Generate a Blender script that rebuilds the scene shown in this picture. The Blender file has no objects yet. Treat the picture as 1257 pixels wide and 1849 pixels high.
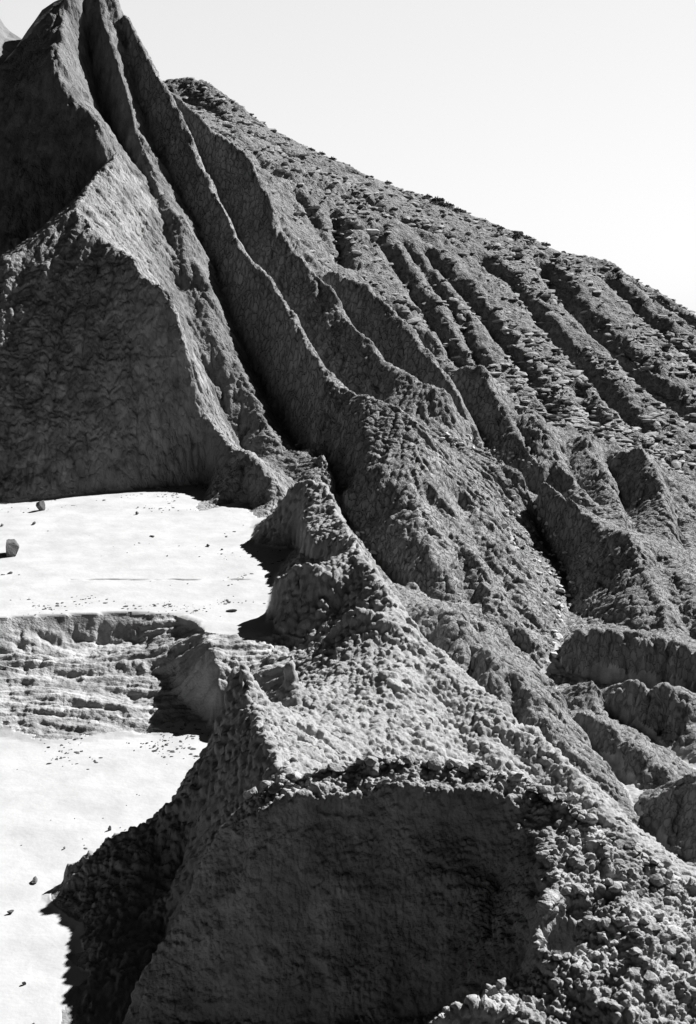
import bpy, math, random
import numpy as np

sc = bpy.context.scene
R = math.radians
# ------------------------------------------------------------------ camera
F, CX, CY = 2568.0, 628.5, 924.5            # focal length and centre in photo pixels
PITCH = math.atan((CY - 350.0) / F)          # horizon lies at row 350
CAMZ = 20.0
ct, st = math.cos(PITCH), math.sin(PITCH)
cam = bpy.data.cameras.new('camera')
cam.sensor_fit = 'VERTICAL'; cam.sensor_height = 36.0; cam.lens = 36.0 * F / 1849.0
cam.clip_start = 0.5; cam.clip_end = 4000
co = bpy.data.objects.new('camera', cam); sc.collection.objects.link(co)
TILT = R(5.4)                                 # the whole wash drains gently away from the viewer
co.location = (0, 0, CAMZ); co.rotation_euler = (math.pi / 2 - PITCH + TILT, 0, 0)
def world(v):
    v = np.array(v, dtype=np.float64); y, z = v[..., 1].copy(), v[..., 2] - CAMZ
    c, s = math.cos(TILT), math.sin(TILT)
    v[..., 1] = y*c - z*s; v[..., 2] = y*s + z*c + CAMZ
    return v
sc.camera = co
# ------------------------------------------------------------------ light
SUN_EL, SUN_AZ = R(41), R(51)                # azimuth measured from +Y towards +X
SV = np.array([math.sin(SUN_AZ) * math.cos(SUN_EL), math.cos(SUN_AZ) * math.cos(SUN_EL), math.sin(SUN_EL)])
w = bpy.data.worlds.new("World"); sc.world = w; w.use_nodes = True
nt = w.node_tree
bgn = nt.nodes['Background']
sky = nt.nodes.new('ShaderNodeTexSky'); sky.sky_type = 'NISHITA'; sky.sun_disc = False
sky.sun_elevation = SUN_EL; sky.sun_rotation = SUN_AZ
sky.dust_density = 1.0; sky.air_density = 1.0
# black-and-white film: luminance of the sky; kept bright low towards the sun, dimmed overhead and behind to deepen the shadows
bw = nt.nodes.new('ShaderNodeRGBToBW'); nt.links.new(sky.outputs[0], bw.inputs[0])
tc = nt.nodes.new('ShaderNodeTexCoord'); sx = nt.nodes.new('ShaderNodeSeparateXYZ'); nt.links.new(tc.outputs['Generated'], sx.inputs[0])
def wm(op, a, b=None):
    n = nt.nodes.new('ShaderNodeMath'); n.operation = op
    for i, q in enumerate((a, b)):
        if q is None: continue
        if isinstance(q, (int, float)): n.inputs[i].default_value = q
        else: nt.links.new(q, n.inputs[i])
    return n.outputs[0]
def wr(v, f0, f1, t0, t1):
    n = nt.nodes.new('ShaderNodeMapRange'); n.interpolation_type = 'SMOOTHSTEP'; nt.links.new(v, n.inputs[0])
    for i, q in enumerate((f0, f1, t0, t1)): n.inputs[i+1].default_value = q
    return n.outputs[0]
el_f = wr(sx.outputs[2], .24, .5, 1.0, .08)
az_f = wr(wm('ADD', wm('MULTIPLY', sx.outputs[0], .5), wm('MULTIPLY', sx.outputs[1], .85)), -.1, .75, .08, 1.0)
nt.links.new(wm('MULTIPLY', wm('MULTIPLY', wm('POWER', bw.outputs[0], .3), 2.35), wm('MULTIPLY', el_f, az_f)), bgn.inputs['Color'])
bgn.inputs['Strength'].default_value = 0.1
sl = bpy.data.lights.new('sun', 'SUN'); sl.energy = 5.0; sl.angle = R(0.5); sl.color = (1, 1, 1)
so = bpy.data.objects.new('sun', sl); sc.collection.objects.link(so)
from mathutils import Vector
so.rotation_euler = Vector(-SV).to_track_quat('-Z', 'Y').to_euler()
so.location = (60, 40, 60)
sc.view_settings.view_transform = 'Standard'; sc.view_settings.look = 'None'
sc.view_settings.exposure = 1.2; sc.view_settings.gamma = 1.0
sc.cycles.max_bounces = 3; sc.cycles.diffuse_bounces = 1

# ------------------------------------------------------------------ picture -> world
def ray(px, py):
    u = (px - CX) / F; v = (CY - py) / F
    return u, ct + v * st, -st + v * ct
def at(px, py, Y):
    a, b, c = ray(px, py); s = Y / b
    return (a * s, Y, CAMZ + c * s)
def onz(px, py, z):
    a, b, c = ray(px, py); s = (z - CAMZ) / c
    return (a * s, b * s, z)

# ------------------------------------------------------------------ numpy noise
def _h(ix, iy, iz, k):
    n = (ix.astype(np.int64) * 374761393 + iy.astype(np.int64) * 668265263 + iz.astype(np.int64) * 2147483647 + k * 974634777) & 0xffffffff
    n = ((n ^ (n >> 13)) * 1274126177) & 0xffffffff
    n = ((n ^ (n >> 16)) * 2246822519) & 0xffffffff
    n = n ^ (n >> 15)
    return (n & 0xffffff).astype(np.float32) / np.float32(0xffffff)
def noise3(x, y, z, k=0):
    ix, iy, iz = np.floor(x), np.floor(y), np.floor(z)
    fx, fy, fz = (x - ix), (y - iy), (z - iz)
    ix, iy, iz = ix.astype(np.int64), iy.astype(np.int64), iz.astype(np.int64)
    sx, sy, sz = fx*fx*(3-2*fx), fy*fy*(3-2*fy), fz*fz*(3-2*fz)
    r = 0
    for a in (0, 1):
        for b in (0, 1):
            for c in (0, 1):
                r = r + _h(ix+a, iy+b, iz+c, k) * (sx if a else 1-sx) * (sy if b else 1-sy) * (sz if c else 1-sz)
    return (r * 2 - 1).astype(np.float32)
def fbm(x, y, z, n=4, k=0, gain=.5):
    r = 0; a = 1; t = 0
    for i in range(n):
        r = r + a * noise3(x, y, z, k + i); t += a; a *= gain
        x, y, z = x * 2.03 + 1.7, y * 2.03 + 3.1, z * 2.03 + 5.3
    return r / t
def worley(x, y, z, k=0, jit=.85):
    ix, iy, iz = np.floor(x).astype(np.int64), np.floor(y).astype(np.int64), np.floor(z).astype(np.int64)
    f1 = np.full(x.shape, 9., np.float32); f2 = f1.copy(); idr = np.zeros(x.shape, np.float32)
    for a in (-1, 0, 1):
        for b in (-1, 0, 1):
            for c in (-1, 0, 1):
                jx, jy, jz = ix+a, iy+b, iz+c
                h1 = _h(jx, jy, jz, k); h2 = _h(jx, jy, jz, k+1); h3 = _h(jx, jy, jz, k+2)
                d = (jx + .5 + jit*(h1-.5) - x)**2 + (jy + .5 + jit*(h2-.5) - y)**2 + (jz + .5 + jit*(h3-.5) - z)**2
                d = d.astype(np.float32)
                m = d < f1
                f2 = np.where(m, f1, np.minimum(f2, d)); idr = np.where(m, h1, idr); f1 = np.where(m, d, f1)
    return np.sqrt(f1), np.sqrt(f2), idr
def rills(x, y, dx, dy, cell, k=0, fr=.8):
    """stripes that run along the fall line (dx,dy = unit direction across the slope)"""
    X, Y = x / cell, y / cell
    ix, iy = np.floor(X).astype(np.int64), np.floor(Y).astype(np.int64)
    zz = np.zeros_like(ix); s = 0; W = 0
    for a in (-1, 0, 1):
        for b in (-1, 0, 1):
            jx, jy = ix+a, iy+b
            vx = (X - jx - _h(jx, jy, zz, k)); vy = (Y - jy - _h(jx, jy, zz, k+1))
            wt = np.exp(-2.2*(vx*vx + vy*vy))
            s = s + np.cos((vx*dx + vy*dy) * 2*math.pi*fr) * wt; W = W + wt
    return (s / (W + 1e-6)).astype(np.float32)

RNG = np.random.RandomState(7)
def tex(n=512):
    t = RNG.rand(n, n).astype(np.float32)
    t = (t + np.roll(t, 1, 0) + np.roll(t, 1, 1) + np.roll(np.roll(t, 1, 0), 1, 1))
    return (t - t.mean())/t.std()
TEX = [tex() for _ in range(4)]
def look(t, x, y):
    n = t.shape[0]; i = np.floor(y); j = np.floor(x); fy = y-i; fx = x-j; i = i.astype(np.int32) % n; j = j.astype(np.int32) % n
    i2 = (i+1) % n; j2 = (j+1) % n; fx = fx*fx*(3-2*fx); fy = fy*fy*(3-2*fy)
    return (t[i, j]*(1-fx)+t[i, j2]*fx)*(1-fy)+(t[i2, j]*(1-fx)+t[i2, j2]*fx)*fy
def furrows(x, y, dirf, cells, st=.3, n=9):
    """runnels: noise drawn out along the fall line; returns one field per width"""
    out = [look(TEX[i], x/c, y/c) for i, c in enumerate(cells)]
    for sg in (-1, 1):
        px, py = x.copy(), y.copy()
        for k in range(n):
            dx, dy = dirf(px, py); px = px + sg*st*dx; py = py + sg*st*dy
            wk = .5+.5*math.cos(math.pi*(k+1)/(n+1))
            for i, c in enumerate(cells): out[i] = out[i] + wk*look(TEX[i], px/c, py/c)
    return [o/o.std() for o in out]

# ------------------------------------------------------------------ crest and valley lines (photo column, photo row, distance)
CRESTS = []; VALLEYS = []
def crest(g, pts): CRESTS.append((g, [at(*p) for p in pts]))
def valley(pts): VALLEYS.append([at(*p) for p in pts])
def off(pts, dx, dy, dY): return [(p[0]+dx, p[1]+dy, p[2]+dY) for p in pts]
P = 'peak'
crest(P, [(-700,700,120),(-400,480,124),(-200,300,130),(-60,190,134),(0,130,135),(60,58,137),(110,0,139),(150,-50,141),(175,-75,143),(195,-45,144)])
C0 = [(118,30,137.5),(112,70,134),(95,108,130),(130,180,128),(180,212,126.5),(178,262,124)]
crest(P, C0)
M0 = [(160,-30,143),(175,10,141),(205,90,137),(235,200,133),(262,290,129),(300,360,124),(330,395,121),(360,480,117),(410,600,112),(450,700,108),(510,830,100),(527,876,96)]
crest(P, M0)
valley([(150,40,142),(168,130,139),(190,215,136),(215,262,132.5)])
valley([(215,262,132.5),(270,330,127),(300,420,120),(330,540,113),(372,680,108.5),(425,790,104),(455,850,100)])
CN = [(-700,700,98),(-400,610,101),(-200,560,104),(-60,515,104.5),(0,480,105.5),(50,450,107.5),(135,376,110.5),(180,430,107.5),(240,465,104.5),(255,500,103.5),(300,515,102.3),(330,600,101.2),(345,680,100.6),(365,750,100),(402,795,98.5)]
N = 'bluff'
crest(N, CN)
crest(N, [(135,376,110.5),(170,320,117),(215,266,122)])
valley([(-700,760,112),(-300,640,112),(-100,540,115),(0,500,117),(60,460,119),(120,400,121),(190,300,124)])
crest(N, [(402,795,98.5),(425,812,96.5),(450,815,95),(478,850,92.5),(507,886,91)])
V1 = [(205,-20,144),(226,80,140.5),(252,190,136.5),(290,290,132),(350,395,126.5),(388,480,122),(427,600,116.5),(470,700,113),(530,800,107),(565,855,103),(605,905,97),(640,960,91),(650,1010,82)]
valley(V1)
# big middle spur
S = 'spur'
R1 = [(195,-45,144),(215,0,142),(255,80,139),(300,150,136),(345,240,132),(370,300,129),(405,375,125),(430,440,121),(455,468,119),(500,505,117),(540,590,112),(600,685,106),(650,708,104),(700,722,102),(740,748,100),(762,775,98.5),(775,850,94.5),(810,920,90.5),(870,1010,85.5),(930,1100,81),(970,1165,78)]
crest(S, R1)
crest(S, [(600,685,106),(560,740,104),(600,830,97),(640,900,93)])
crest(S, [(650,708,104),(655,800,98),(700,900,91),(745,1000,84.5),(770,1055,81)])
valley(off(R1[3:13], 12, 62, 6.5)); valley([(662,770,107),(705,775,105.5),(745,790,103.5),(790,800,104)])
valley([(790,780,106),(850,840,102.5),(888,900,98.5),(913,960,94.5),(955,1050,88),(985,1130,82),(1002,1175,79)])
valley([(640,960,91),(700,1035,86.5),(770,1080,83),(830,1095,81.5),(890,1120,80.5),(950,1180,78.5),(1002,1190,78)])
crest(S, [(905,925,99),(950,990,95.5),(990,1050,91),(1000,1110,85.5)])       # rubble fan in the ravine
valley([(860,830,110),(900,880,107),(960,950,102.5),(1020,1030,96),(1035,1100,88),(1010,1160,80.5),(1002,1185,78.5)])
# second spur and the stony rib
T = 'rib'
R2 = [(312,165,143),(345,200,140.5),(400,240,138.5),(440,265,137),(480,330,133),(500,390,130.2),(520,440,127.7),(560,480,126.2),(590,510,124.8),(640,590,119),(700,650,114.5),(760,685,111),(805,702,109.5),(822,760,107.8),(850,802,107),(920,835,104),(1000,870,101),(1050,920,97),(1100,950,94),(1130,955,92)]
crest(T, R2)
crest(T, [(1130,955,92),(1170,1020,87),(1200,1090,82),(1225,1140,79)])
crest(T, [(1130,955,92),(1190,985,92.5),(1250,1020,93),(1330,1040,94),(1450,1080,94)])
valley(off(R2[1:17], 12, 55, 5)); valley([(870,850,110),(935,880,107.5),(1010,915,104),(1060,960,100)])
# third spur and the knobs
U = 'knob'
crest(U, [(600,485,132),(660,508,129.5),(700,550,126.5),(740,590,123.5),(800,662,117),(848,745,112.5),(880,800,109)])
valley([(672,560,132.5),(715,600,130),(755,640,127),(812,715,121.5),(860,790,116),(905,830,111)])
crest(U, [(822,664,122),(868,655,121.5),(900,700,118),(935,765,113.5),(975,835,108)])
valley([(885,690,122),(915,735,116.5),(950,800,112),(985,865,107)])
crest(U, [(950,740,116),(972,742,115.5),(1000,805,111),(1030,850,107.5),(1062,900,103)])
valley([(992,770,117),(1020,840,112),(1045,885,108.5),(1078,930,104)])
crest(U, [(1040,790,115.5),(1068,778,115),(1092,830,111),(1110,890,105.5),(1128,945,98)])
valley([(1085,805,116.5),(1108,865,112),(1126,920,106.5),(1145,975,98)])
crest(U, [(1095,835,114),(1125,812,113.5),(1158,797,112),(1182,830,109),(1202,900,103.5),(1212,980,97)])
valley([(1175,825,114),(1200,865,110.5),(1220,935,105),(1235,1000,97.5)])
valley([(925,765,117.5),(940,775,118),(955,770,120)]); valley([(1075,820,113.5),(1085,850,112)])
crest(U, [(1257,870,112),(1290,900,109),(1310,980,101)])
# hillside
Hh = 'hillside'
HS = [(-200,260,200),(200,160,186),(310,142,177),(370,142,176),(430,190,173),(480,230,171),(560,270,168),(700,330,165),(830,380,163),(930,420,162),(1010,455,160),(1100,470,158),(1160,510,155),(1210,537,152),(1257,570,150),(1350,640,146),(1500,740,142),(1700,900,135)]
crest(Hh, HS)
crest(Hh, [(350,190,160),(430,235,155),(490,310,149),(560,420,142),(610,478,139),(670,500,137),(750,580,131),(825,645,127),(900,690,124),(980,735,121.5),(1060,765,120.5),(1150,785,119.5),(1210,840,116),(1290,900,112),(1400,960,108)])
valley(off(HS, 60, 160, 40))
# low hills on the right
K = 'hummock'
crest(K, [(700,1050,84),(745,1095,76),(790,1088,73),(830,1108,70.5),(870,1160,68),(930,1215,66),(980,1290,63.5),(1040,1370,61),(1100,1435,59.5),(1140,1470,59)])
valley([(1002,1180,79),(975,1215,77),(985,1260,73.5),(1050,1340,67.5),(1110,1395,63.7),(1140,1430,61.5),(1150,1480,59),(1190,1530,56.5)])
valley([(1002,1188,78.4),(1050,1238,75.5),(1090,1280,72),(1150,1320,69.7),(1257,1390,66),(1400,1450,64)])
crest(K, [(1022,1136,78),(1100,1125,77),(1180,1140,76),(1257,1165,75),(1400,1200,74)])
valley([(1040,1110,87),(1100,1125,83.5),(1160,1140,81),(1257,1160,80),(1400,1190,79)])
crest(K, [(1050,1232,73.2),(1080,1215,72.3),(1120,1209,71.5),(1200,1232,70.5),(1257,1275,69.5),(1400,1330,69)])
valley([(1035,1215,77),(1120,1225,75.5),(1200,1235,75),(1257,1260,74.2),(1400,1300,73)])
crest(K, [(985,1236,73),(1020,1255,69.7),(1080,1295,66.7),(1150,1340,64.2),(1200,1375,62.7),(1250,1410,61.2)])
crest(K, [(1150,1478,58.6),(1172,1445,57.8),(1212,1415,57.6),(1260,1400,58),(1400,1400,59)])
valley([(1160,1430,62),(1210,1420,62),(1257,1430,63)])
# bright bank ridge with the popcorn slope
Wd = 'bank'
crest(Wd, [(500,915,83.5),(530,880,83),(560,868,82),(585,880,80.5),(600,915,78),(620,950,72.5),(640,985,67.5),(700,1065,62.5),(780,1165,59.5),(860,1250,56.5),(950,1303,54.5),(1010,1370,52.2),(1080,1450,49.3),(1150,1520,47.3),(1257,1600,45.3),(1400,1700,43)])
valley([(650,1010,82),(730,1140,71),(810,1240,66),(890,1315,63),(980,1365,61.5),(1050,1430,59.3),(1120,1500,56.8),(1200,1570,54),(1300,1650,51)])
crest(Wd, [(560,868,82),(545,930,79),(570,985,72)])       # rounded knob
valley([(530,992,80),(560,1015,72),(600,1030,69)])
crest(Wd, [(435,1203,48.6),(455,1270,46.8),(475,1320,44),(508,1393,40.5),(560,1425,37.9),(620,1440,36.8)])
for a in [(520,1195,53),(700,1210,54.5),(560,1310,46.5),(680,1310,50.5),(800,1330,51),(600,1400,44),(720,1400,47.5),(880,1400,49.5)]: crest(Wd, [a, (a[0]+5, a[1], a[2])])
crest(Wd, [(435,1203,48.6),(415,1258,48.2),(390,1310,47.8),(379,1350,47.4),(330,1430,46.6),(290,1470,45.9),(200,1530,45.1),(122,1560,44.4)])
valley([(650,1450,44.5),(760,1460,46),(900,1490,46.8),(1000,1540,46.2),(1150,1640,44),(1300,1740,42)])
valley([(640,1760,36.5),(1200,1900,36)])
# terrace bank
TB = 'terrace'
crest(TB, [(333,1110,66.3),(362,1122,65.3),(388,1185,60.8),(398,1240,59.4),(398,1290,58.9)])
valley([(255,1160,65),(285,1215,63),(330,1270,60.6),(372,1302,59.6)])
valley([(-500,1190,63.5),(-200,1180,63.8),(0,1172,64.4),(100,1165,65.2),(160,1158,65.8),(230,1158,65.8),(262,1168,65)])
valley([(398,1305,59.3),(425,1270,59.6),(442,1235,59.3),(475,1195,60)])
crest(Wd, [(500,1050,66.3),(520,1033,65.8),(560,1022,65.3),(592,1040,64.8),(608,1080,64.0),(612,1120,63.2)])
valley([(488,1105,66.3),(500,1150,63.2),(530,1182,61.8),(570,1180,61.8),(605,1160,61.8)])
crest(Wd, [(614,1158,60.8),(626,1112,60.2),(655,1095,59.8),(700,1108,59.3),(745,1150,58.4)])
# a crack of hidden ground in front of the dark spire
valley([(180,1700,40.5),(240,1760,38.5),(260,1849,36)])
valley([(330,1560,44.3),(300,1650,41.5),(290,1800,37.5)])

FLATS = [  # (z, polygon of photo pixels)
 (0.0, [(-900,930),(0,911),(150,892),(380,872),(362,924),(455,908),(462,985),(528,992),(500,1040),(490,1105),(470,1150),(400,1130),(330,1108),(200,1106),(0,1116),(-900,1140)]),
 (-3.0, [(-900,1330),(0,1330),(80,1345),(200,1335),(385,1318),(400,1400),(345,1490),(290,1530),(200,1572),(115,1600),(78,1622),(140,1680),(130,1745),(110,1900),(110,2300),(-900,2300)]),
]
def inpoly(x, y, poly):
    r = np.zeros(x.shape, bool); n = len(poly)
    for i in range(n):
        x1, y1 = poly[i][:2]; x2, y2 = poly[(i+1) % n][:2]
        if y1 == y2: continue
        c = ((y1 > y) != (y2 > y)) & (x < (x2-x1)*(y-y1)/(y2-y1)+x1)
        r ^= c
    return r
def sample(pts, step):
    out = []
    for a, b in zip(pts[:-1], pts[1:]):
        a, b = np.array(a), np.array(b); n = max(1, int(np.linalg.norm(b-a)/step))
        for i in range(n): out.append(a + (b-a)*i/n)
    out.append(np.array(pts[-1])); return np.array(out)

def membrane(x0, x1, y0, y1, res, lines, fills, levels=(8, 4, 2, 1), iters=(500, 300, 200, 120)):
    """soap film stretched over crest and valley lines"""
    H = None
    for L, it in zip(levels, iters):
        r = res * L; nx = int(round((x1-x0)/r)) + 1; ny = int(round((y1-y0)/r)) + 1
        s = np.zeros((ny, nx)); c = np.zeros((ny, nx))
        for p in lines:
            i = np.rint((p[:, 1]-y0)/r).astype(int); j = np.rint((p[:, 0]-x0)/r).astype(int)
            m = (i >= 0) & (i < ny) & (j >= 0) & (j < nx)
            np.add.at(s, (i[m], j[m]), p[m, 2]); np.add.at(c, (i[m], j[m]), 1)
        gx, gy = np.meshgrid(x0 + r*np.arange(nx), y0 + r*np.arange(ny))
        fx = c > 0; V = np.where(fx, s/np.maximum(c, 1), 0)
        for z, poly in fills:
            m = inpoly(gx, gy, poly) & ~fx
            V = np.where(m, z, V); fx = fx | m
        if H is None: H = np.full((ny, nx), V[fx].mean())
        else:
            H = bil(H, (gx-x0)/ro, (gy-y0)/ro)
        H = np.where(fx, V, H)
        for k in range(it):
            Q = np.pad(H, 1, mode='edge')
            A = .25*(Q[2:, 1:-1]+Q[:-2, 1:-1]+Q[1:-1, 2:]+Q[1:-1, :-2])
            H = np.where(fx, V, H + (1.0)*(A-H))
        ro = r
    return H
def bil(H, X, Y):
    ny, nx = H.shape
    X = np.clip(X, 0, nx-1.001); Y = np.clip(Y, 0, ny-1.001)
    i = np.floor(Y).astype(int); j = np.floor(X).astype(int); fy = Y-i; fx = X-j
    return (H[i, j]*(1-fx)+H[i, j+1]*fx)*(1-fy)+(H[i+1, j]*(1-fx)+H[i+1, j+1]*fx)*fy

X0, X1, YA, YB, RES = -62., 62., 26., 232., .25
lines = [sample(l, .12) for _, l in CRESTS] + [sample(l, .12) for l in VALLEYS]
lines.append(sample([(-62, 231.5, -4), (62, 231.5, -6)], .3)); lines.append(sample([(-8, 26.2, -6), (62, 26.2, -8)], .3))
fills = [(z, [onz(a, b, z) for a, b in poly]) for z, poly in FLATS]
H = membrane(X0, X1, YA, YB, RES, lines, fills)
GX, GY = np.meshgrid(X0 + RES*np.arange(H.shape[1]), YA + RES*np.arange(H.shape[0]))

def hit(px, py, ymin=30, ymax=228):
    a, b, c = ray(px, py); Y = np.arange(ymin, ymax, .15); s = Y/b
    h = bil(H, (a*s-X0)/RES, (Y-YA)/RES); z = CAMZ + c*s
    k = np.nonzero(h > z)[0]
    if len(k) == 0: return None
    k = k[0]; return (a*s[k], Y[k], h[k])
def carve(pp, wid, dep, ymin=30):
    """erode a channel along a line seen on the slope"""
    global H
    q = sample([(a, b, 0) for a, b in pp], 12)
    w3 = [hit(a, b, ymin) for a, b, _ in q]; w3 = [p for p in w3 if p]
    if len(w3) < 2: return
    pts = sample(w3, .3)
    xm, xM, ym, yM = pts[:, 0].min()-3*wid, pts[:, 0].max()+3*wid, pts[:, 1].min()-3*wid, pts[:, 1].max()+3*wid
    i0, i1 = max(0, int((ym-YA)/RES)), int((yM-YA)/RES)+1; j0, j1 = max(0, int((xm-X0)/RES)), int((xM-X0)/RES)+1
    gx, gy = GX[i0:i1, j0:j1], GY[i0:i1, j0:j1]; D = np.full(gx.shape, 1e9)
    for p in pts: D = np.minimum(D, (gx-p[0])**2+(gy-p[1])**2)
    H[i0:i1, j0:j1] -= dep*np.exp(-D/(2*wid*wid))
# ravines down the stony hillside
for pp, wd, dp in [
    ([(605,385),(612,430),(620,480)], .9, 1.6), ([(675,415),(715,470),(760,540),(800,600),(835,655)], 1.0, 1.5),
    ([(735,440),(780,500),(830,570),(850,620),(870,650)], .8, 1.0), ([(770,450),(850,540),(930,640),(985,720),(1000,740)], .9, 1.2),
    ([(880,475),(930,510),(1000,600),(1080,690),(1160,770)], 1.1, 1.5), ([(985,470),(1020,525),(1100,610),(1180,690),(1257,750)], 1.6, 2.6),
    ([(840,520),(900,600),(960,680)], .7, .9), ([(1100,500),(1170,570),(1257,650)], 1.2, 1.2), ([(1150,510),(1230,560),(1300,620)], 1.0, 1.8),
    ([(480,300),(560,330),(640,350),(740,400),(830,430)], .9, .9), ([(340,170),(400,215),(440,235)], 1.3, 1.4), ([(455,240),(560,290),(640,310)], .8, .8),
    ([(540,350),(580,420),(600,460)], .8, .9), ([(1040,700),(1080,760)], .8, 1.0), ([(950,560),(1040,650),(1110,740)], .8, .8)]:
    carve(pp, wd*.6, dp*.9, 120)
for pp, wd, dp in [  # gullies on the spurs
    ([(1080,1145),(1085,1210)], .35, .8), ([(1130,1150),(1140,1200)], .3, .7), ([(1215,1165),(1235,1230)], .35, .8), ([(1110,1225),(1120,1290)], .35, .8), ([(1170,1225),(1200,1300)], .35, .8), ([(1060,1300),(1075,1345)], .3, .6), ([(1120,1330),(1130,1400)], .35, .8), ([(1190,1380),(1200,1420)], .3, .6), ([(1190,1440),(1200,1530)], .35, .8), ([(1230,1430),(1240,1540)], .3, .7),
    ([(860,1130),(850,1230)], .35, .7), ([(930,1230),(935,1300)], .3, .6), ([(800,1110),(770,1150)], .3, .6),
    ([(830,880),(860,960),(905,1030),(950,1110)], .7, 1.1), ([(690,900),(715,960),(760,1050)], .8, 1.0), ([(585,760),(620,840),(660,920)], .8, .9),
    ([(800,900),(830,1000),(850,1070)], .6, .7), ([(1190,1000),(1225,1080),(1250,1150)], .7, .8), ([(1150,1010),(1185,1100)], .5, .5), ([(385,500),(400,560),(425,640)], .5, .5),
    ([(1100,1140),(1110,1200)], .5, .5), ([(1180,1150),(1200,1220)], .5, .5), ([(720,1140),(790,1250),(850,1380)], .6, .5), ([(820,1260),(880,1380),(920,1440)], .6, .6), ([(930,1330),(1000,1420),(1060,1500)], .6, .7)]:
    carve(pp, wd, dp, 40)

CHAN = [([(1004,1165,80),(1002,1180,79),(975,1215,77),(985,1260,73.5),(1050,1340,67.5),(1110,1395,63.7),(1140,1430,61.5),(1150,1480,59),(1190,1530,56.5)], .62),
 ([(1002,1188,78.4),(1050,1238,75.5),(1090,1280,72),(1150,1320,69.7),(1257,1390,66),(1400,1450,64)], .7),
 ([(1040,1215,77),(1120,1225,75.5),(1200,1235,75),(1257,1260,74.2),(1400,1300,73)], .5)]
# which landform every spot belongs to
GN = ['flat', 'terrace', 'peak', 'bluff', 'spur', 'rib', 'knob', 'hillside', 'hummock', 'bank']
step = 4
cg = [(GN.index(g), sample(l, 1.0)) for g, l in CRESTS]
cp = np.concatenate([p[:, :2] for _, p in cg]); cl = np.concatenate([np.full(len(p), g) for g, p in cg])
lx, ly = GX[::step, ::step].ravel(), GY[::step, ::step].ravel()
lab = np.zeros(lx.shape, int)
for s in range(0, len(lx), 4000):
    d = (lx[s:s+4000, None]-cp[None, :, 0])**2 + (ly[s:s+4000, None]-cp[None, :, 1])**2
    lab[s:s+4000] = cl[d.argmin(1)]
LAB = lab.reshape(GX[::step, ::step].shape)

# wind- and rain-rounded crests over sharp runnels
def blur(A, n):
    for _ in range(n):
        Q = np.pad(A, 1, mode='edge'); A = .25*(Q[2:, 1:-1]+Q[:-2, 1:-1]+Q[1:-1, 2:]+Q[1:-1, :-2])
    return A
LF = LAB[np.minimum(np.arange(H.shape[0])[:, None]//step, LAB.shape[0]-1), np.minimum(np.arange(H.shape[1])[None]//step, LAB.shape[1]-1)]
rw = blur(np.isin(LF, [4, 5, 6, 8]).astype(float), 10)
B1, B2 = blur(H, 1), blur(H, 10)
H = np.where(LF == 9, H, np.minimum(H, B1+.03))
H = H - rw*np.maximum(H-B2, 0)*.3
for z0, poly in fills:
    mk = inpoly(GX, GY, poly); H = np.where(mk, z0, H)
FLM = np.zeros(H.shape)
for z0, poly in fills: FLM = np.maximum(FLM, inpoly(GX, GY, poly))
FLM = blur(FLM, 7)

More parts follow.
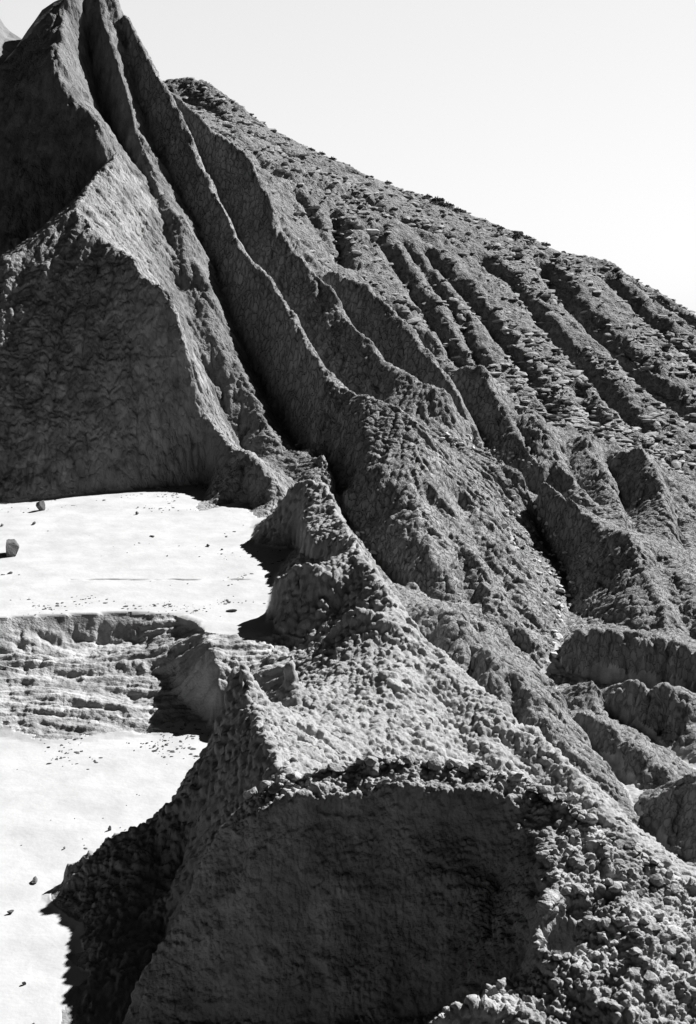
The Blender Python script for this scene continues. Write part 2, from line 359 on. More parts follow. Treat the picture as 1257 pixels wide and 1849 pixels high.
# ------------------------------------------------------------------ materials (black-and-white: greys only)
def mat(name, base, var=.25, scale=1.2, crack=0., cscale=3., bump=.03, fine=14., zs=1., rough=.95, stain=None):
    m = bpy.data.materials.new(name); m.use_nodes = True; n = m.node_tree.nodes; l = m.node_tree.links
    b = n['Principled BSDF']; b.inputs['Roughness'].default_value = rough; b.inputs['Specular IOR Level'].default_value = .15
    g = n.new('ShaderNodeNewGeometry'); mp = n.new('ShaderNodeMapping'); mp.inputs['Scale'].default_value = (1, 1, zs)
    l.new(g.outputs['Position'], mp.inputs[0])
    n1 = n.new('ShaderNodeTexNoise'); n1.inputs['Scale'].default_value = scale; n1.inputs['Detail'].default_value = 6
    n1.inputs['Roughness'].default_value = .62
    l.new(mp.outputs[0], n1.inputs[0])
    r = n.new('ShaderNodeMapRange'); r.inputs['From Min'].default_value = .3; r.inputs['From Max'].default_value = .7
    r.inputs['To Min'].default_value = base*(1-var); r.inputs['To Max'].default_value = base*(1+var)
    l.new(n1.outputs[0], r.inputs[0]); val = r.outputs[0]
    if stain:
        sc_, thr, mul = stain
        n3 = n.new('ShaderNodeTexNoise'); n3.inputs['Scale'].default_value = sc_; n3.inputs['Detail'].default_value = 3
        l.new(mp.outputs[0], n3.inputs[0])
        q = n.new('ShaderNodeMapRange'); q.inputs['From Min'].default_value = thr-.03; q.inputs['From Max'].default_value = thr+.03
        q.inputs['To Min'].default_value = 1; q.inputs['To Max'].default_value = mul
        l.new(n3.outputs[0], q.inputs[0]); mm = n.new('ShaderNodeMath'); mm.operation = 'MULTIPLY'
        l.new(val, mm.inputs[0]); l.new(q.outputs[0], mm.inputs[1]); val = mm.outputs[0]
    l.new(val, b.inputs['Base Color'])
    n2 = n.new('ShaderNodeTexNoise'); n2.inputs['Scale'].default_value = fine; n2.inputs['Detail'].default_value = 5
    l.new(mp.outputs[0], n2.inputs[0])
    bp = n.new('ShaderNodeBump'); bp.inputs['Strength'].default_value = 1; bp.inputs['Distance'].default_value = bump
    l.new(n2.outputs[0], bp.inputs['Height'])
    if crack:
        v = n.new('ShaderNodeTexVoronoi'); v.feature = 'DISTANCE_TO_EDGE'; v.inputs['Scale'].default_value = cscale
        wn = n.new('ShaderNodeVectorMath'); wn.operation = 'MULTIPLY_ADD'; wn.inputs[1].default_value = (.25, .25, .25)
        l.new(n2.outputs['Color'], wn.inputs[0]); l.new(mp.outputs[0], wn.inputs[2]); l.new(wn.outputs[0], v.inputs[0])
        cr = n.new('ShaderNodeMapRange'); cr.inputs['From Max'].default_value = .12; l.new(v.outputs['Distance'], cr.inputs[0])
        b2 = n.new('ShaderNodeBump'); b2.inputs['Strength'].default_value = 1; b2.inputs['Distance'].default_value = crack
        l.new(cr.outputs[0], b2.inputs['Height']); l.new(bp.outputs[0], b2.inputs['Normal']); l.new(b2.outputs[0], b.inputs['Normal'])
    else: l.new(bp.outputs[0], b.inputs['Normal'])
    return m
MAT = {
 'flat': mat('alkali', .40, .13, .5, bump=.012, fine=6),
 'terrace': mat('terrace_clay', .34, .4, .6, bump=.05, fine=9),
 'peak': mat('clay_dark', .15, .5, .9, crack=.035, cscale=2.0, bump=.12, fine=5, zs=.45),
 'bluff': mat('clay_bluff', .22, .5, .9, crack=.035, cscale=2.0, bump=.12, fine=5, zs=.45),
 'spur': mat('clay_spur', .225, .3, .7, crack=.13, cscale=2.4, bump=.06, fine=8, zs=.38),
 'rib': mat('clay_rib', .2, .3, .7, crack=.12, cscale=2.4, bump=.06, fine=8, zs=.45),
 'knob': mat('clay_knob', .2, .3, .7, crack=.12, cscale=2.2, bump=.06, fine=8, zs=.45),
 'hillside': mat('shale', .16, .6, 1.8, bump=.3, fine=4.5),
 'hummock': mat('clay_hummock', .2, .25, 1.0, crack=.06, cscale=3., bump=.05, fine=9, zs=.5),
 'bank': mat('pale_clay', .25, .2, 1.2, crack=.0, bump=.05, fine=9, zs=.6),
 'mound': mat('mound_clay', .265, .4, 1.0, crack=.0, bump=.06, fine=12),
 'rock': mat('rock', .10, .3, 3, bump=.03, fine=12),
 'stone': mat('pale_stone', .5, .3, 3, bump=.03, fine=12),
 'shrub': mat('shrub_leaf', .05, .3, 5, bump=.0, fine=12),
 'talus': mat('talus_stone', .28, .4, 2, bump=.03, fine=12),
 'channel': mat('channel_sand', .3, .3, 1.5, bump=.04, fine=7),
 'far': mat('far_rock', .19, .15, .05, bump=.5, fine=.4),
}
def link(name, me, m, parent=None, **kw):
    me.materials.append(m); o = bpy.data.objects.new(name, me); sc.collection.objects.link(o)
    if parent: o.parent = parent
    for k, v in kw.items(): o[k] = v
    return o
def grid_mesh(name, Pt, keep):
    """quads of a vertex grid Pt[ny,nx,3] where keep[ny-1,nx-1]"""
    ny, nx = Pt.shape[:2]; I, J = np.nonzero(keep)
    q = np.stack([I*nx+J, I*nx+J+1, (I+1)*nx+J+1, (I+1)*nx+J], 1)
    used = np.zeros(ny*nx, bool); used[q.ravel()] = True; idx = np.cumsum(used)-1; q = idx[q]
    v = world(Pt.reshape(-1, 3)[used]).astype(np.float32)
    me = bpy.data.meshes.new(name); me.vertices.add(len(v)); me.vertices.foreach_set('co', v.ravel())
    me.loops.add(q.size); me.loops.foreach_set('vertex_index', q.ravel().astype(np.int32))
    me.polygons.add(len(q)); me.polygons.foreach_set('loop_start', np.arange(0, q.size, 4, dtype=np.int32))
    me.polygons.foreach_set('use_smooth', np.ones(len(q), bool)); me.update(calc_edges=True)
    return me
def normals(Pt):
    du = np.gradient(Pt, axis=1); dv = np.gradient(Pt, axis=0); n = np.cross(du, dv)
    n /= np.linalg.norm(n, axis=2, keepdims=True)+1e-9
    return n

# ------------------------------------------------------------------ terrain surface on a fan-shaped grid
um = (-.2448-.008, .2448+.008)
us = np.concatenate([np.linspace(-.46, um[0], 50)[:-1], np.arange(um[0], um[1], .0009), np.linspace(um[1], .44, 60)])
Ys = [26.3]
while Ys[-1] < 230:
    y = Ys[-1]; Ys.append(y*(1 + (.004 if y < 38 else .0009 if 43 < y < 49 else .00055 if 96.5 < y < 106 else .0011 if y < 128 else .0016 if y < 180 else .01)))
Ys = np.array(Ys[:-1])
U, YY = np.meshgrid(us, Ys); XX = U*YY
def clampx(x): return np.clip(x, X0, X1)
hb = bil(H, (clampx(XX)-X0)/RES, (YY-YA)/RES)
Hs = H.copy()
for _ in range(6):
    Q = np.pad(Hs, 1, mode='edge'); Hs = .25*(Q[2:, 1:-1]+Q[:-2, 1:-1]+Q[1:-1, 2:]+Q[1:-1, :-2])
gy_, gx_ = np.gradient(Hs, RES)
hx = bil(gx_, (clampx(XX)-X0)/RES, (YY-YA)/RES); hy = bil(gy_, (clampx(XX)-X0)/RES, (YY-YA)/RES)
lab = LAB[np.clip(np.rint((YY-YA)/RES/step).astype(int), 0, LAB.shape[0]-1), np.clip(np.rint((clampx(XX)-X0)/RES/step).astype(int), 0, LAB.shape[1]-1)]
f32 = lambda a: a.astype(np.float32)
XX, YY, hb, hx, hy = map(f32, (XX, YY, hb, hx, hy))
inflat = np.zeros(XX.shape, bool)
jx, jy = fbm(XX/1.6, YY/1.6, 0*XX, 4, 200)*.9, fbm(XX/1.6, YY/1.6, 0*XX+9, 4, 205)*(.5+1.6*((YY > 56) & (YY < 69)))
for z, poly in fills: inflat |= inpoly(XX+jx, YY+jy, poly)
nearl = np.abs(hb-np.where(YY > 62, 0., -3.)); inflat = (inflat | ((nearl < .07) & (XX < -2) & np.isin(lab, [1, 9, 0]) & (YY > 40))) & (nearl < .13 + ((YY > 55) & (YY < 63))*np.clip(.5+1.8*fbm(XX/3.5, YY/.9, 0*XX, 3, 210), 0, .8))
lab = np.where(inflat, 0, lab)
lab = np.where((lab == 9) & (XX < -6) & (YY > 50) & ~inflat, 1, lab)
lab = np.where((lab == 0) & ~inflat, 1, lab)
GN.append('channel')
for pp, wd in CHAN:
    C3 = sample([at(*p) for p in pp], .4); bx0, bx1, by0, by1 = C3[:, 0].min()-2, C3[:, 0].max()+2, C3[:, 1].min()-2, C3[:, 1].max()+2
    mk = (XX > bx0) & (XX < bx1) & (YY > by0) & (YY < by1); ax, ay = XX[mk], YY[mk]; dm = np.full(ax.shape, 99., np.float32)
    zn = np.zeros(ax.shape, np.float32)
    for q in C3:
        dq = f32((ax-q[0])**2+(ay-q[1])**2); zn = np.where(dq < dm, q[2], zn); dm = np.minimum(dm, dq)
    dm = np.sqrt(dm) + .55*fbm(ax/1.1, ay/1.1, 0*ax, 3, 310)
    lm_ = lab[mk]; lm_[(dm < wd) & (hb[mk]-zn < .14)] = 10; lab[mk] = lm_
edge = f32(1-np.clip(bil(FLM, (clampx(XX)-X0)/RES, (YY-YA)/RES)*2, 0, 1))   # 0 on and beside the flats
lev = np.where(YY > 62, 0., -3.); edge = np.maximum(edge, f32(np.clip((hb-lev-.25)/.7, 0, 1)))
slope = np.sqrt(hx*hx+hy*hy); sw = np.clip(slope/.7, 0, 1.3)*edge
wx = fbm(XX/5, YY/5, 0*XX, 2, 50); 
dxp, dyp = -hy/(slope+1e-3), hx/(slope+1e-3)
ang = wx*.5; ca, sa = np.cos(ang), np.sin(ang); dxp, dyp = dxp*ca-dyp*sa, dxp*sa+dyp*ca
def per(d, dflt):
    t = np.array([d.get(g, dflt) for g in GN], np.float32); return t[lab]
A1 = per({'flat': 0, 'channel': .08, 'hillside': .12, 'bank': .22, 'terrace': .15, 'hummock': .35, 'bluff': .14, 'peak': .4}, .42)
A2 = per({'flat': 0, 'channel': .05, 'hillside': .16, 'bank': .26, 'terrace': .16, 'hummock': .42, 'bluff': .16}, .28)
A3 = per({'flat': 0, 'channel': .03, 'rib': .2, 'knob': .2, 'spur': .18, 'hillside': .12, 'bank': .16, 'terrace': .06, 'hummock': .26}, .15)
gm = np.sqrt(gx_**2+gy_**2)+1e-3; DX, DY = f32(gx_/gm), f32(gy_/gm)
def dirf(x, y):
    a, b = (clampx(x)-X0)/RES, (y-YA)/RES
    return bil(DX, a, b), bil(DY, a, b)
fu = furrows(XX, YY, dirf, (1.3, .6, .3), .3, 10)
bi = lambda n: .42-np.exp(-np.abs(n)*1.9)
D = .45*A1*rills(XX, YY, dxp, dyp, 3.6, 10) + .9*A2*bi(fu[0]) + 1.5*A3*bi(fu[1]) + 1.0*A3*bi(fu[2])
z = hb + D*sw
z = z + per({'flat': .0, 'hillside': .16, 'terrace': .0}, .18)*fbm(XX/3.5, YY/3.5, 0*XX, 3, 70)*edge
# layered sill edges on the terrace bank
tm = (lab == 1)*edge
led = fbm(XX/7, YY/2, 0*XX, 2, 91)
z = z + tm*(.42*fbm(XX/4+YY/3, YY/1.5, 0*XX, 4, 90) + .34*np.abs(fbm(XX/5+YY/2, YY/.6+led, 0*XX, 4, 93)) - .14)
# thin dipping ledges in the stony hillside
ht = (z + .46*XX)/1.9 + .7*fbm(XX/14, YY/14, z/10, 3, 97); fr_ = ht-np.floor(ht)
z = z + (lab == 7)*.55*(np.clip(fr_/.82, 0, 1)-np.clip((fr_-.82)/.18, 0, 1)-.5)*np.clip(.5+1.6*fbm(XX/9, YY/9, 0*XX, 2, 98), 0, 1)
Yc = onz(300, 1046, 0.)[1]
xa, xb = onz(125, 1046, 0.)[0], onz(492, 1046, 0.)[0]
crk = np.exp(-((YY-Yc-.12*noise3(XX*1.5, 0*XX, 0*XX, 99))/.085)**2)*((XX > xa) & (XX < xb))*np.clip(.6+fbm(XX*1.2, 0*XX, 0*XX, 2, 101)*1.5, 0, 1)
z = z - .16*crk
z = z + (lab == 0)*(.02*fbm(XX/.8, YY/.8, 0*XX, 3, 95) + .05*fbm(XX/9, YY/5, 0*XX, 2, 96))
Pt = np.stack([XX, YY, z], 2); nrm = normals(Pt)
# nubs and cracked blocks pushed out along the normal
m = ~inflat
x_, y_, z_ = Pt[..., 0][m], Pt[..., 1][m], Pt[..., 2][m]; lm = lab[m]
cell = np.array([1, .35, .5, .5, .45, .45, .5, .75, .4, .30, .5], np.float32)[lm]
amp = np.array([0, .035, .06, .07, .035, .035, .035, .11, .06, .14, .03], np.float32)[lm]
zst = np.array([1, 1, .5, .5, .45, .45, .5, 1.2, .6, .8, 1], np.float32)[lm]
wv = .3*noise3(x_*1.7, y_*1.7, z_*1.7, 5)
f1, f2, idr = worley(x_/cell+wv, y_/cell+wv, z_/cell*zst, 40)
nub = np.sqrt(np.clip(1-(f1/.75)**2, 0, 1))*(.5+idr)
det = fbm(x_*3, y_*3, z_*2, 3, 80); big = fbm(x_*.9, y_*.9, z_*.7, 3, 85); em = edge[m]
crk_a = np.array([0, .02, .08, .09, .11, .10, .10, .05, .09, .03, .03], np.float32)[lm]
wq = .5*noise3(x_*.9, y_*.9, z_*.5, 6)
c1, c2, cid = worley(x_/.75+wq, y_/.75+wq, z_*.55+wq, 60)
crack = np.clip((c2-c1)/.16, 0, 1) + .35*cid
k1, k2, _k = worley(x_/2.1+wq, y_/2.1-wq, z_*.22+wq, 64)
crack = crack + .8*np.clip((k2-k1)/.07, 0, 1)
jt = (z_ + .5*noise3(x_*.4, y_*.4, z_*.1, 66) + .12*noise3(x_*2, y_*2, z_, 67))/2.3; jt = np.abs(jt-np.floor(jt)-.5)
crack = crack + .7*np.clip(jt/.035, 0, 1)*(noise3(x_*.3, y_*.3, z_*.3, 68) > -.1) - 2.0
blk = np.clip((f2-f1)/.16, 0, 1)*(.25+1.1*idr)
nub = np.where(lm == 7, blk, nub)
n1, n2, nid = worley(x_/(cell*.45)+wv, y_/(cell*.45), z_/(cell*.45), 44)
nub = nub + np.where(lm == 7, .35*np.clip((n2-n1)/.2, 0, 1)*nid, .5*np.sqrt(np.clip(1-(n1/.75)**2, 0, 1))*(.4+nid))
dd = (amp*(nub-.6) + .06*det + np.array([0, .1, .16, .14, .14, .14, .14, .22, .14, .12, .05], np.float32)[lm]*big + crk_a*crack)*em
Dn = np.zeros(XX.shape, np.float32); Dn[m] = dd
Pt = Pt + nrm*Dn[..., None]
lf = lab[:-1, :-1]
info = {
 'flat': ('alkali_flat', 'white alkali flat lying at the foot of the dark bluff and below the terrace bank'),
 'terrace': ('terrace_bank', 'rough eroded bank stepping down between the two levels of the white flat'),
 'peak': ('peak', 'steep dark peak with sharp sunlit edges at the upper left'),
 'bluff': ('bluff', 'dark shaded bluff with one bright sunlit flank above the white flat'),
 'spur': ('spur', 'broad cracked clay spur running down the middle from the peak'),
 'rib': ('rib_ridge', 'narrow stony rib winding behind the broad middle spur'),
 'knob': ('knob_hills', 'row of rounded dark clay knobs at the foot of the stony hillside'),
 'hillside': ('hillside', 'stony grey hillside with ravines sloping down under the sky'),
 'hummock': ('hummocks', 'low furrowed clay hummocks around the pale dry channels on the right'),
 'channel': ('dry_channel', 'pale sandy floors of the dry channels winding between the clay hummocks'),
 'bank': ('clay_bank', 'bright lumpy clay slope behind the shaded foreground mound'),
}
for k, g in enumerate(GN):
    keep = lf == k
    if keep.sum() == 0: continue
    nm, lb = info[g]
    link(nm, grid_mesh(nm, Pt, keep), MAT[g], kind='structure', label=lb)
base_me = bpy.data.meshes.new('ground')
base_me.from_pydata([(-1500, -200, -14.0), (1500, -200, -14.0), (1500, 3000, -14.0), (-1500, 3000, -14.0)], [], [(0, 1, 2, 3)])
link('ground', base_me, MAT['peak'], kind='structure', label='dark clay ground reaching out under and beyond the clay hills')  # dark clay chosen to cut light bouncing up onto the shaded faces

# ------------------------------------------------------------------ foreground mound
FC = [(120,2050,34.6),(220,1849,35.6),(270,1740,36),(345,1608,36.5),(395,1520,36.9),(430,1468,37.1),(480,1430,37.3),(560,1403,37.4),(700,1388,37.4),(850,1398,37),(930,1425,36.6),(1000,1465,35.9),(1080,1505,35.1),(1180,1562,34.2),(1257,1605,33.6),(1400,1690,32.5)]
EC = [(930,1425,36.6),(955,1500,35.3),(1010,1590,33.2),(985,1640,32.2),(965,1700,31.2),(1040,1750,30.3),(1060,1800,29.6),(1030,1838,29.2),(940,1838,29.2),(850,1812,29.5),(790,1842,29.3),(700,1920,29)]
fl = [sample([at(*p) for p in FC], .05), sample([at(*p) for p in EC], .05)]
for l in [ [(320,1849,35.0),(450,1849,34.3),(600,1849,33.8),(720,1849,33.5),(800,1849,33.2)], [(455,1478,36.4),(490,1462,36.4),(560,1440,36.3),(700,1424,36.35),(850,1432,36.1),(920,1455,35.8)], [(450,1560,35.9),(560,1530,35.9),(700,1510,35.9),(860,1520,35.6)],
           [(900,1600,34.9),(880,1700,33.6),(870,1790,32.6)], [(860,1835,32.2),(950,1850,31.8),(1010,1835,31.6)],
           [(1120,1600,33.2),(1150,1700,31.2),(1140,1800,29.6),(1100,1870,28.8)], [(1257,1690,32),(1280,1800,30.4),(1290,1900,29.4)],
           [(700,2150,28),(1000,1960,28.2),(1300,1990,28.2)], [(300,2400,28.5),(700,2500,27.5)]]:
    fl.append(sample([at(*p) for p in l], .05))
fl.append(sample([at(p[0]+20, p[1]+190, p[2]+3.5) for p in FC[5:]], .05))
fl.append(sample([at(p[0]-12, p[1]+150, p[2]+.9) for p in FC[:6]], .05)); fl.append(sample([at(p[0]-30, p[1]+330, p[2]+2.2) for p in FC[:7]], .05))
fx0, fx1, fy0, fy1, fr = -13., 15., 26., 42., .07
FH = membrane(fx0, fx1, fy0, fy1, fr, fl, [], iters=(600, 300, 200, 100))
us = np.arange(-.27, .29, .00078); Yf = [27.3]
while Yf[-1] < 40.5: Yf.append(Yf[-1]*(1.0006 if Yf[-1] > 33 else 1.001))
U, FY = np.meshgrid(us, np.array(Yf)); FX = f32(U*FY); FY = f32(FY)
fz = f32(bil(FH, (np.clip(FX, fx0, fx1)-fx0)/fr, (FY-fy0)/fr))
gy_, gx_ = np.gradient(FH, fr)
for _ in range(4):
    for A in (gx_, gy_):
        Q = np.pad(A, 1, mode='edge'); A[:] = .25*(Q[2:, 1:-1]+Q[:-2, 1:-1]+Q[1:-1, 2:]+Q[1:-1, :-2])
hx = f32(bil(gx_, (np.clip(FX, fx0, fx1)-fx0)/fr, (FY-fy0)/fr)); hy = f32(bil(gy_, (np.clip(FX, fx0, fx1)-fx0)/fr, (FY-fy0)/fr))
sl_ = np.sqrt(hx*hx+hy*hy)+1e-3; sw = np.clip(sl_/.8, 0, 1)
strat = np.abs(noise3(FX*.25, FY*.25, fz*2.6+.6*fbm(FX*.5, FY*.5, 0*FX, 2, 131), 132))
fz = fz + .30*fbm(FX/2.2, FY/2.2, fz/2, 3, 133) + .10*strat*sw + sw*(.10*rills(FX, FY, -hy/sl_, hx/sl_, 1.6, 110)+.05*rills(FX, FY, -hy/sl_, hx/sl_, .7, 120)) + .12*fbm(FX/1.2, FY/1.2, 0*FX, 3, 130)
Pf = np.stack([FX, FY, fz], 2); nf = normals(Pf)
wv = .35*noise3(FX*2.2, FY*2.2, fz*2.2, 140)
f1, f2, idr = worley(FX/.36+wv, FY/.36-wv, fz/.30+wv, 150)
g1, g2, idg = worley(FX/.17+wv, FY/.17, fz/.15, 160)
h1, h2, idh = worley(FX/.62+wv, FY/.62, fz/.5-wv, 180)
clump = np.clip(.65+1.3*fbm(FX/1.1, FY/1.1, fz/1.1, 2, 185), .15, 1.2)*np.clip((FX+4.5)/2.5, .15, 1)
frac = (.55*np.sqrt(np.clip(1-(f1/.72)**2, 0, 1))+.45*np.clip((f2-f1)/.2, 0, 1))*(.2+1.1*idr)
frac2 = (.5*np.sqrt(np.clip(1-(g1/.75)**2, 0, 1))+.5*np.clip((g2-g1)/.25, 0, 1))*(.3+idg)
big = np.clip((h2-h1)/.22, 0, 1)*np.where(idh > .6, 1, .15)*idh
steep = np.clip((sl_-1.0)/.6, 0, 1)
Pf = Pf + nf*((clump*(.17*frac + .17*big - .05)*(1-.72*steep) + .09*frac2*(1-.25*steep) + .13*fbm(FX*1.6, FY*1.6, fz*1.6, 3, 171) + .035*fbm(FX*8, FY*8, fz*8, 3, 170)))[..., None]
back = f32(bil(H, (np.clip(FX, X0, X1)-X0)/RES, (FY-YA)/RES))
keep = (fz > back - 1.2)[:-1, :-1]
link('mound', grid_mesh('mound', Pf, keep), MAT['mound'], kind='structure', label='dark shaded mound in the foreground with a knobbly sunlit rim')


# ------------------------------------------------------------------ dropping things onto the finished ground
UU = XX[0]/YY[0]; Zf = Pt[..., 2]; Yrow = YY[:, 0]
def gz(x, y):
    j = int(np.clip(np.searchsorted(UU, x/y), 1, len(UU)-1)); i = int(np.clip(np.searchsorted(Yrow, y), 1, len(Yrow)-1))
    return float(Zf[i-1:i+1, j-1:j+1].mean())
def see(px, py, ymin=27):
    a, b, c = ray(px, py); j = int(np.clip(np.searchsorted(UU, a/b), 1, len(UU)-1))
    zr = CAMZ + c/b*Yrow; k = np.nonzero((Zf[:, j] > zr) & (Yrow > ymin))[0]
    if len(k) == 0: return None
    y = float(Yrow[k[0]]); return (a/b*y, y, float(Zf[k[0], j]))
rnd = random.Random(11)
import bmesh
def rock_me(name, seed, sub=2, cuts=9, m=None, flat=1.0):
    """angular stone: a ball cut by random planes"""
    bm = bmesh.new(); bmesh.ops.create_icosphere(bm, subdivisions=sub, radius=1)
    r = random.Random(seed); pl = []
    for _ in range(cuts):
        v = Vector((r.gauss(0, 1), r.gauss(0, 1), r.gauss(0, 1))).normalized(); pl.append((v, r.uniform(.38, .72)))
    for v in bm.verts:
        for n, d in pl:
            k = v.co.dot(n)
            if k > d: v.co -= n*(k-d)
        v.co *= 1 + r.uniform(-.03, .03); v.co.z *= flat
    me = bpy.data.meshes.new(name); bm.to_mesh(me); bm.free(); me.materials.append(m)
    return me
ROCKS = [rock_me('stone', i, 3, 10, MAT['rock']) for i in range(5)]
PALE = [rock_me('stone', 20+i, 2, 9, MAT['stone']) for i in range(6)]
CLOD = [rock_me('clod', 40+i, 2, 6, MAT['mound']) for i in range(5)]
def place(name, me, p, size, label, cat, group=None, sink=.25, sq=(1, 1, 1)):
    o = bpy.data.objects.new(name, me); sc.collection.objects.link(o)
    o.location = world(np.array([p[0], p[1], p[2] + size*sq[2]*(1-sink)])); o.scale = (size*sq[0], size*sq[1], size*sq[2])
    o.rotation_euler = (rnd.uniform(-.25, .25), rnd.uniform(-.25, .25), rnd.uniform(0, 6.28))
    o['label'] = label; o['category'] = cat
    if group: o['group'] = group
    return o
for px, py, sz, lb, sq in [
    (22, 1002, .72, 'dark angular boulder lying alone on the upper white flat, largest stone there', (1.15, .9, .8)),
    (74, 922, .45, 'dark upright stone on the white flat close to the shadow edge of the bluff', (.8, .8, 1.0)),
    (62, 947, .16, 'small dark stone just below the upright stone near the bluff shadow', (1.2, 1, .7)),
    (4, 950, .15, 'small dark stone at the left edge of the upper flat above the boulder', (1.3, 1, .7)),
    (248, 929, .13, 'small dark stone in the speckled strip under the bluff', (1, 1, 1)),
    (275, 969, .15, 'flat slab of stone lying in the middle of the upper white flat', (1.9, .8, .4)),
    (376, 987, .14, 'low dark stone on the upper flat left of the rounded clay knob', (1.6, 1, .6)),
    (401, 993, .09, 'tiny stone beside the low dark stone on the upper flat', (1.3, 1, .6)),
    (418, 1105, .17, 'dark stone at the near edge of the upper flat left of the round knob', (1.7, 1, .5)),
    (18, 1036, .12, 'small stone near the left edge of the upper flat below the boulder', (1.4, 1, .6)),
    (64, 1592, .15, 'long dark stone on the lower white flat left of the dark ridge tip', (1.8, .8, .6)),
    (20, 1649, .11, 'small dark stone on the lower flat below the long stone', (1.6, .9, .6)),
    (198, 1500, .09, 'tiny stone on the lower flat above the dark ridge', (.8, 1, 1.3)),
    (116, 1534, .06, 'tiny round pebble on the lower flat left of the dark ridge', (1, 1, 1)),
    (44, 1778, .07, 'tiny round pebble on the lower flat near the bottom left corner', (1, 1, 1))]:
    p = see(px, py)
    if p: place('stone', rnd.choice(ROCKS), p, sz, lb, 'stone', None, .3, sq)
# loose stones one can count
def strew(pts, n, spread, s0, s1, meshes, name, label, cat, group):
    P_ = sample([(a, b, 0) for a, b in pts], 3)
    for _ in range(n):
        q = P_[rnd.randrange(len(P_))]; px = q[0]+rnd.gauss(0, spread[0]); py = q[1]+rnd.gauss(0, spread[1])
        p = see(px, py)
        if p and p[1] > 30:
            sz = rnd.uniform(s0, s1)*(rnd.random()**.7+.35); place(name, rnd.choice(meshes), p, sz, label, cat, group, .45, (1.2, 1, .75))
strew([(805,790),(850,800),(900,822),(955,850)], 60, (8, 5), .09, .25, PALE, 'stone', 'pale angular stone on the crest of the narrow stony rib', 'stone', 'pale stones along the rib crest')
strew([(925,920),(960,975),(1000,1020),(1015,1070)], 120, (24, 20), .07, .24, PALE, 'stone', 'pale angular stone lying in the dark ravine between spur and rib', 'stone', 'pale stones in the ravine')
strew([(1012,1050),(1008,1120),(1002,1180)], 24, (7, 10), .12, .28, PALE, 'stone', 'pale stone at the mouth of the dark ravine', 'stone', 'stones at the ravine mouth')
strew([(630,965),(665,995),(700,1020)], 14, (8, 5), .1, .22, PALE, 'stone', 'pale stone on the foot of the middle spur behind the clay bank', 'stone', 'stones at the foot of the spur')
p = see(536, 812)
if p: place('stone', PALE[1], p, .42, 'pale boulder perched in the gully behind the small sunlit mound', 'stone', None, .4, (1, 1, .8))
p = see(668, 425)
if p: place('stone', PALE[2], p, .8, 'large pale boulder on the upper stony hillside', 'stone', None, .4, (1.4, 1, .6))
# clods lying along the rim and the sunlit shoulder of the mound
Uf = FX[0]/FY[0]; Yfr = FY[:, 0]
def gm_(x, y):
    j = int(np.clip(np.searchsorted(Uf, x/y), 1, len(Uf)-1)); i = int(np.clip(np.searchsorted(Yfr, y), 1, len(Yfr)-1))
    return float(Pf[i-1:i+1, j-1:j+1, 2].mean())
ok = (Yfr > 33) & (Yfr < 40)
for _ in range(150):
    x0_ = rnd.uniform(-.075, .235); j = int(np.searchsorted(Uf, x0_)); el_ = np.where(ok, (Pf[:, j, 2]-CAMZ)/Pf[:, j, 1], -9); i = int(el_.argmax())
    q = Pf[max(0, min(len(Yfr)-1, i - int(abs(rnd.gauss(0, 4))) + 2)), j]; sz = .07+.19*rnd.random()**2
    place('clod', rnd.choice(CLOD), q, sz, ('large' if sz > .16 else 'small') + ' lumpy clay clod on the sunlit rim of the foreground mound', 'clod', 'clods along the rim of the mound', .35, (1.2, 1, .8))
for _ in range(110):
    y = rnd.uniform(30, 35); x = rnd.uniform(.155*y, .25*y)
    sz = .06+.17*rnd.random()**2
    place('clod', rnd.choice(CLOD), (x, y, gm_(x, y)), sz, ('large' if sz > .15 else 'small') + ' lumpy clay clod on the sunlit right shoulder of the foreground mound', 'clod', 'clods on the shoulder of the mound', .5, (1.2, 1, .8))
# shrubs on the skyline
def shrub(px, py, rad, label):
    a = see(px, py+4, 100)
    if not a: return
    o = bpy.data.objects.new('shrub', None); sc.collection.objects.link(o)
    o.location = world(np.array(a)); o['label'] = label; o['category'] = 'shrub'; o['group'] = 'shrubs along the hillside skyline'
    bm = bmesh.new()
    for _ in range(420):
        d = Vector((rnd.uniform(-1, 1), rnd.uniform(-1, 1), rnd.random())); d = d if d.length < 1 else d*(.8/d.length); c = Vector((d.x*rad*1.2, d.y*rad, d.z*rad*.55+.02))
        s = rad*.13; u = Vector((rnd.gauss(0, 1), rnd.gauss(0, 1), rnd.gauss(0, 1))).normalized(); v = u.orthogonal().normalized()
        bm.faces.new([bm.verts.new(c+u*s), bm.verts.new(c+v*s), bm.verts.new(c-u*s), bm.verts.new(c-v*s)])
    me = bpy.data.meshes.new('foliage'); bm.to_mesh(me); bm.free(); link('foliage', me, MAT['shrub'], o)
    bm = bmesh.new()
    for k in range(5):
        r_ = bmesh.ops.create_cone(bm, segments=5, radius1=.05, radius2=.02, depth=rad)['verts']
        M = Vector((rnd.uniform(-.5, .5), rnd.uniform(-.5, .5), 1)).to_track_quat('Z', 'Y').to_matrix()
        for v in r_: v.co = M @ (v.co + Vector((0, 0, rad*.4)))
    me = bpy.data.meshes.new('stem'); bm.to_mesh(me); bm.free(); link('stem', me, MAT['shrub'], o)
SH = [(645,303,.9),(662,309,1.0),(683,317,.9),(700,328,.6),(772,355,.7),(790,360,1.0),(808,369,.9),(826,378,.7),(905,412,.5),(935,424,.9),(952,428,.7),(985,441,.7),(1000,447,.5),(560,268,.6),(580,277,.6),(600,285,.6)]
SH.sort(); ORD = 'first second third fourth fifth sixth seventh eighth ninth tenth eleventh twelfth thirteenth fourteenth fifteenth sixteenth'.split()
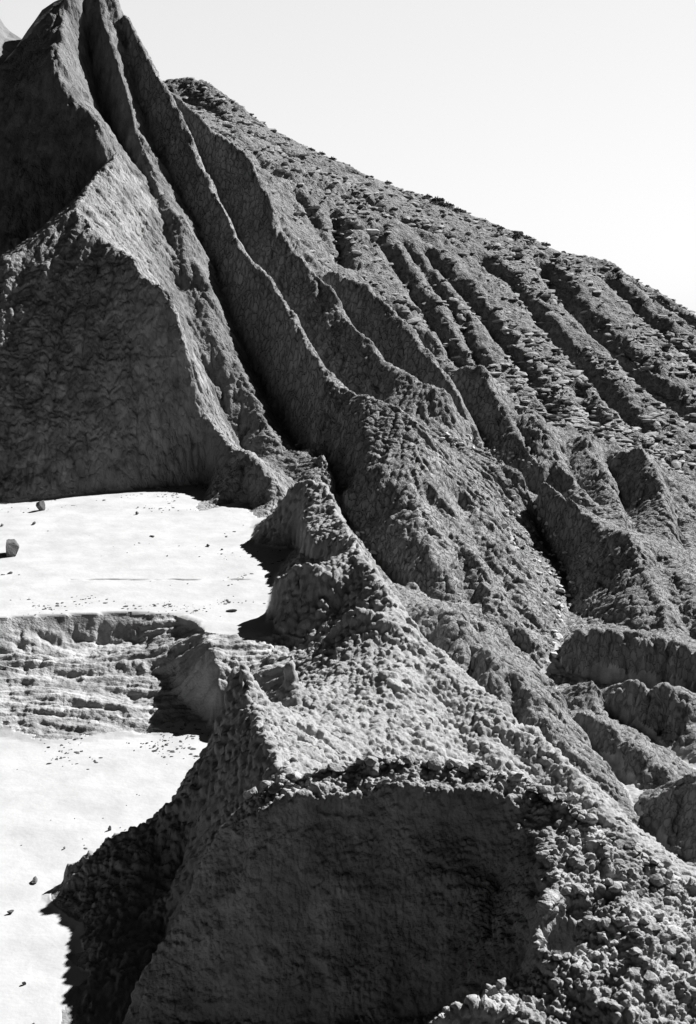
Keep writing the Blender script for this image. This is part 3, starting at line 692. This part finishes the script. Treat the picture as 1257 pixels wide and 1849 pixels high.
for i, (px, py, r_) in enumerate(SH): shrub(px, py, r_*.75, 'low dark shrub on the skyline of the stony hillside, %s from the left' % ORD[i])

# rubble too plentiful to count
def rubble(name, n, picks, s0, s1, m, label):
    import itertools
    bm = bmesh.new(); bmesh.ops.create_icosphere(bm, subdivisions=1, radius=1)
    bv = np.array([v.co[:] for v in bm.verts]); bf = np.array([[v.index for v in f.verts] for f in bm.faces]); bm.free()
    V, Fc = [], []; k = 0; rs = np.random.RandomState(5)
    for _ in range(n):
        p = picks()
        if p is None: continue
        sz = s0 + (s1-s0)*rs.rand()**3
        v = bv*(1+.35*(rs.rand(len(bv), 1)-.5))*np.array([1.7, 1, .34]); a = rs.rand()*6.28
        ca, sa = math.cos(a), math.sin(a); v = v @ np.array([[ca, sa, 0], [-sa, ca, 0], [0, 0, 1]])
        t = (rs.rand()-.5)*1.0; v = v @ np.array([[1, 0, 0], [0, math.cos(t), math.sin(t)], [0, -math.sin(t), math.cos(t)]])
        V.append(v*sz + np.array(p)); Fc.append(bf+k*len(bv)); k += 1
    V = world(np.concatenate(V)); Fc = np.concatenate(Fc)
    me = bpy.data.meshes.new(name); me.from_pydata(V.tolist(), [], Fc.tolist()); link(name, me, m, kind='stuff', label=label)
hl = (lab == 7)
ii, jj = np.nonzero(hl[:, :]); pick = rnd.Random if False else None
RS = np.random.RandomState(9)
inside = (np.abs(UU[jj]) < .26)
ii, jj = ii[inside], jj[inside]
def on_hill():
    k = RS.randint(len(ii)); i, j = ii[k], jj[k]
    if noise3(np.array([XX[i, j]/6]), np.array([YY[i, j]/6]), np.array([0.]), 3)[0] < RS.rand()*1.2-.7: return None
    return (XX[i, j], YY[i, j], Zf[i, j]+.03)
rubble('rubble', 13000, on_hill, .07, .5, MAT['talus'], 'loose pale rubble strewn over the stony hillside')
fi, fj = np.nonzero((lab == 0) & (np.abs(XX/YY) < .26))
def on_flat():
    k = RS.randint(len(fi)); i, j = fi[k], fj[k]; x, y = XX[i, j], YY[i, j]
    if Zf[i, j] > -1.5:
        d = max(0, 1-abs(y-94)/5.5)**1.0 if y > 86 else (max(0, 1-abs(y-68)/2.0) if y < 71 else (.35 if x > -7.5 else .02))
    else: d = max(0, 1-abs(y-58)/4)*.8 if y > 53 else .02
    d *= np.clip(.2+2.2*noise3(np.array([x/1.5]), np.array([y/1.5]), np.array([0.]), 300)[0], 0, 1)
    if RS.rand() > d: return None
    return (x, y, Zf[i, j]+.01)
rubble('pebbles', 9000, on_flat, .02, .09, MAT['rock'], 'scattered dark pebbles along the edges of the white flat')
# distant hill seen past the left shoulder of the peak
def far_hill():
    cr = [(-520,330),(-300,150),(-120,60),(-60,5),(-20,15),(0,34),(18,58),(42,70),(58,45),(76,18),(98,4),(135,-15),(170,-5),(210,60),(260,170),(300,330),(330,600)]
    C = sample([at(a, b, 480) for a, b in cr], 2.5); vs, fs = [], []; n = 40
    for p in C:
        for k in range(-n, n+1):
            d = k*3.5; zz = p[2] - abs(d)*.36*(1+.25*math.sin(p[0]*.11+k*.05)) + 2.2*math.sin(p[0]*.35+abs(k)*.08)*min(1, abs(k)/8) + (rnd.random()-.5)*.8
            vs.append((p[0], 480+d, zz))
    w_ = 2*n+1
    for i in range(len(C)-1):
        for k in range(w_-1): fs.append((i*w_+k, (i+1)*w_+k, (i+1)*w_+k+1, i*w_+k+1))
    me = bpy.data.meshes.new('distant_hill'); me.from_pydata(world(np.array(vs)).tolist(), [], fs)
    link('distant_hill', me, MAT['far'], kind='structure', label='pale distant hill behind the left shoulder of the peak')
far_hill()
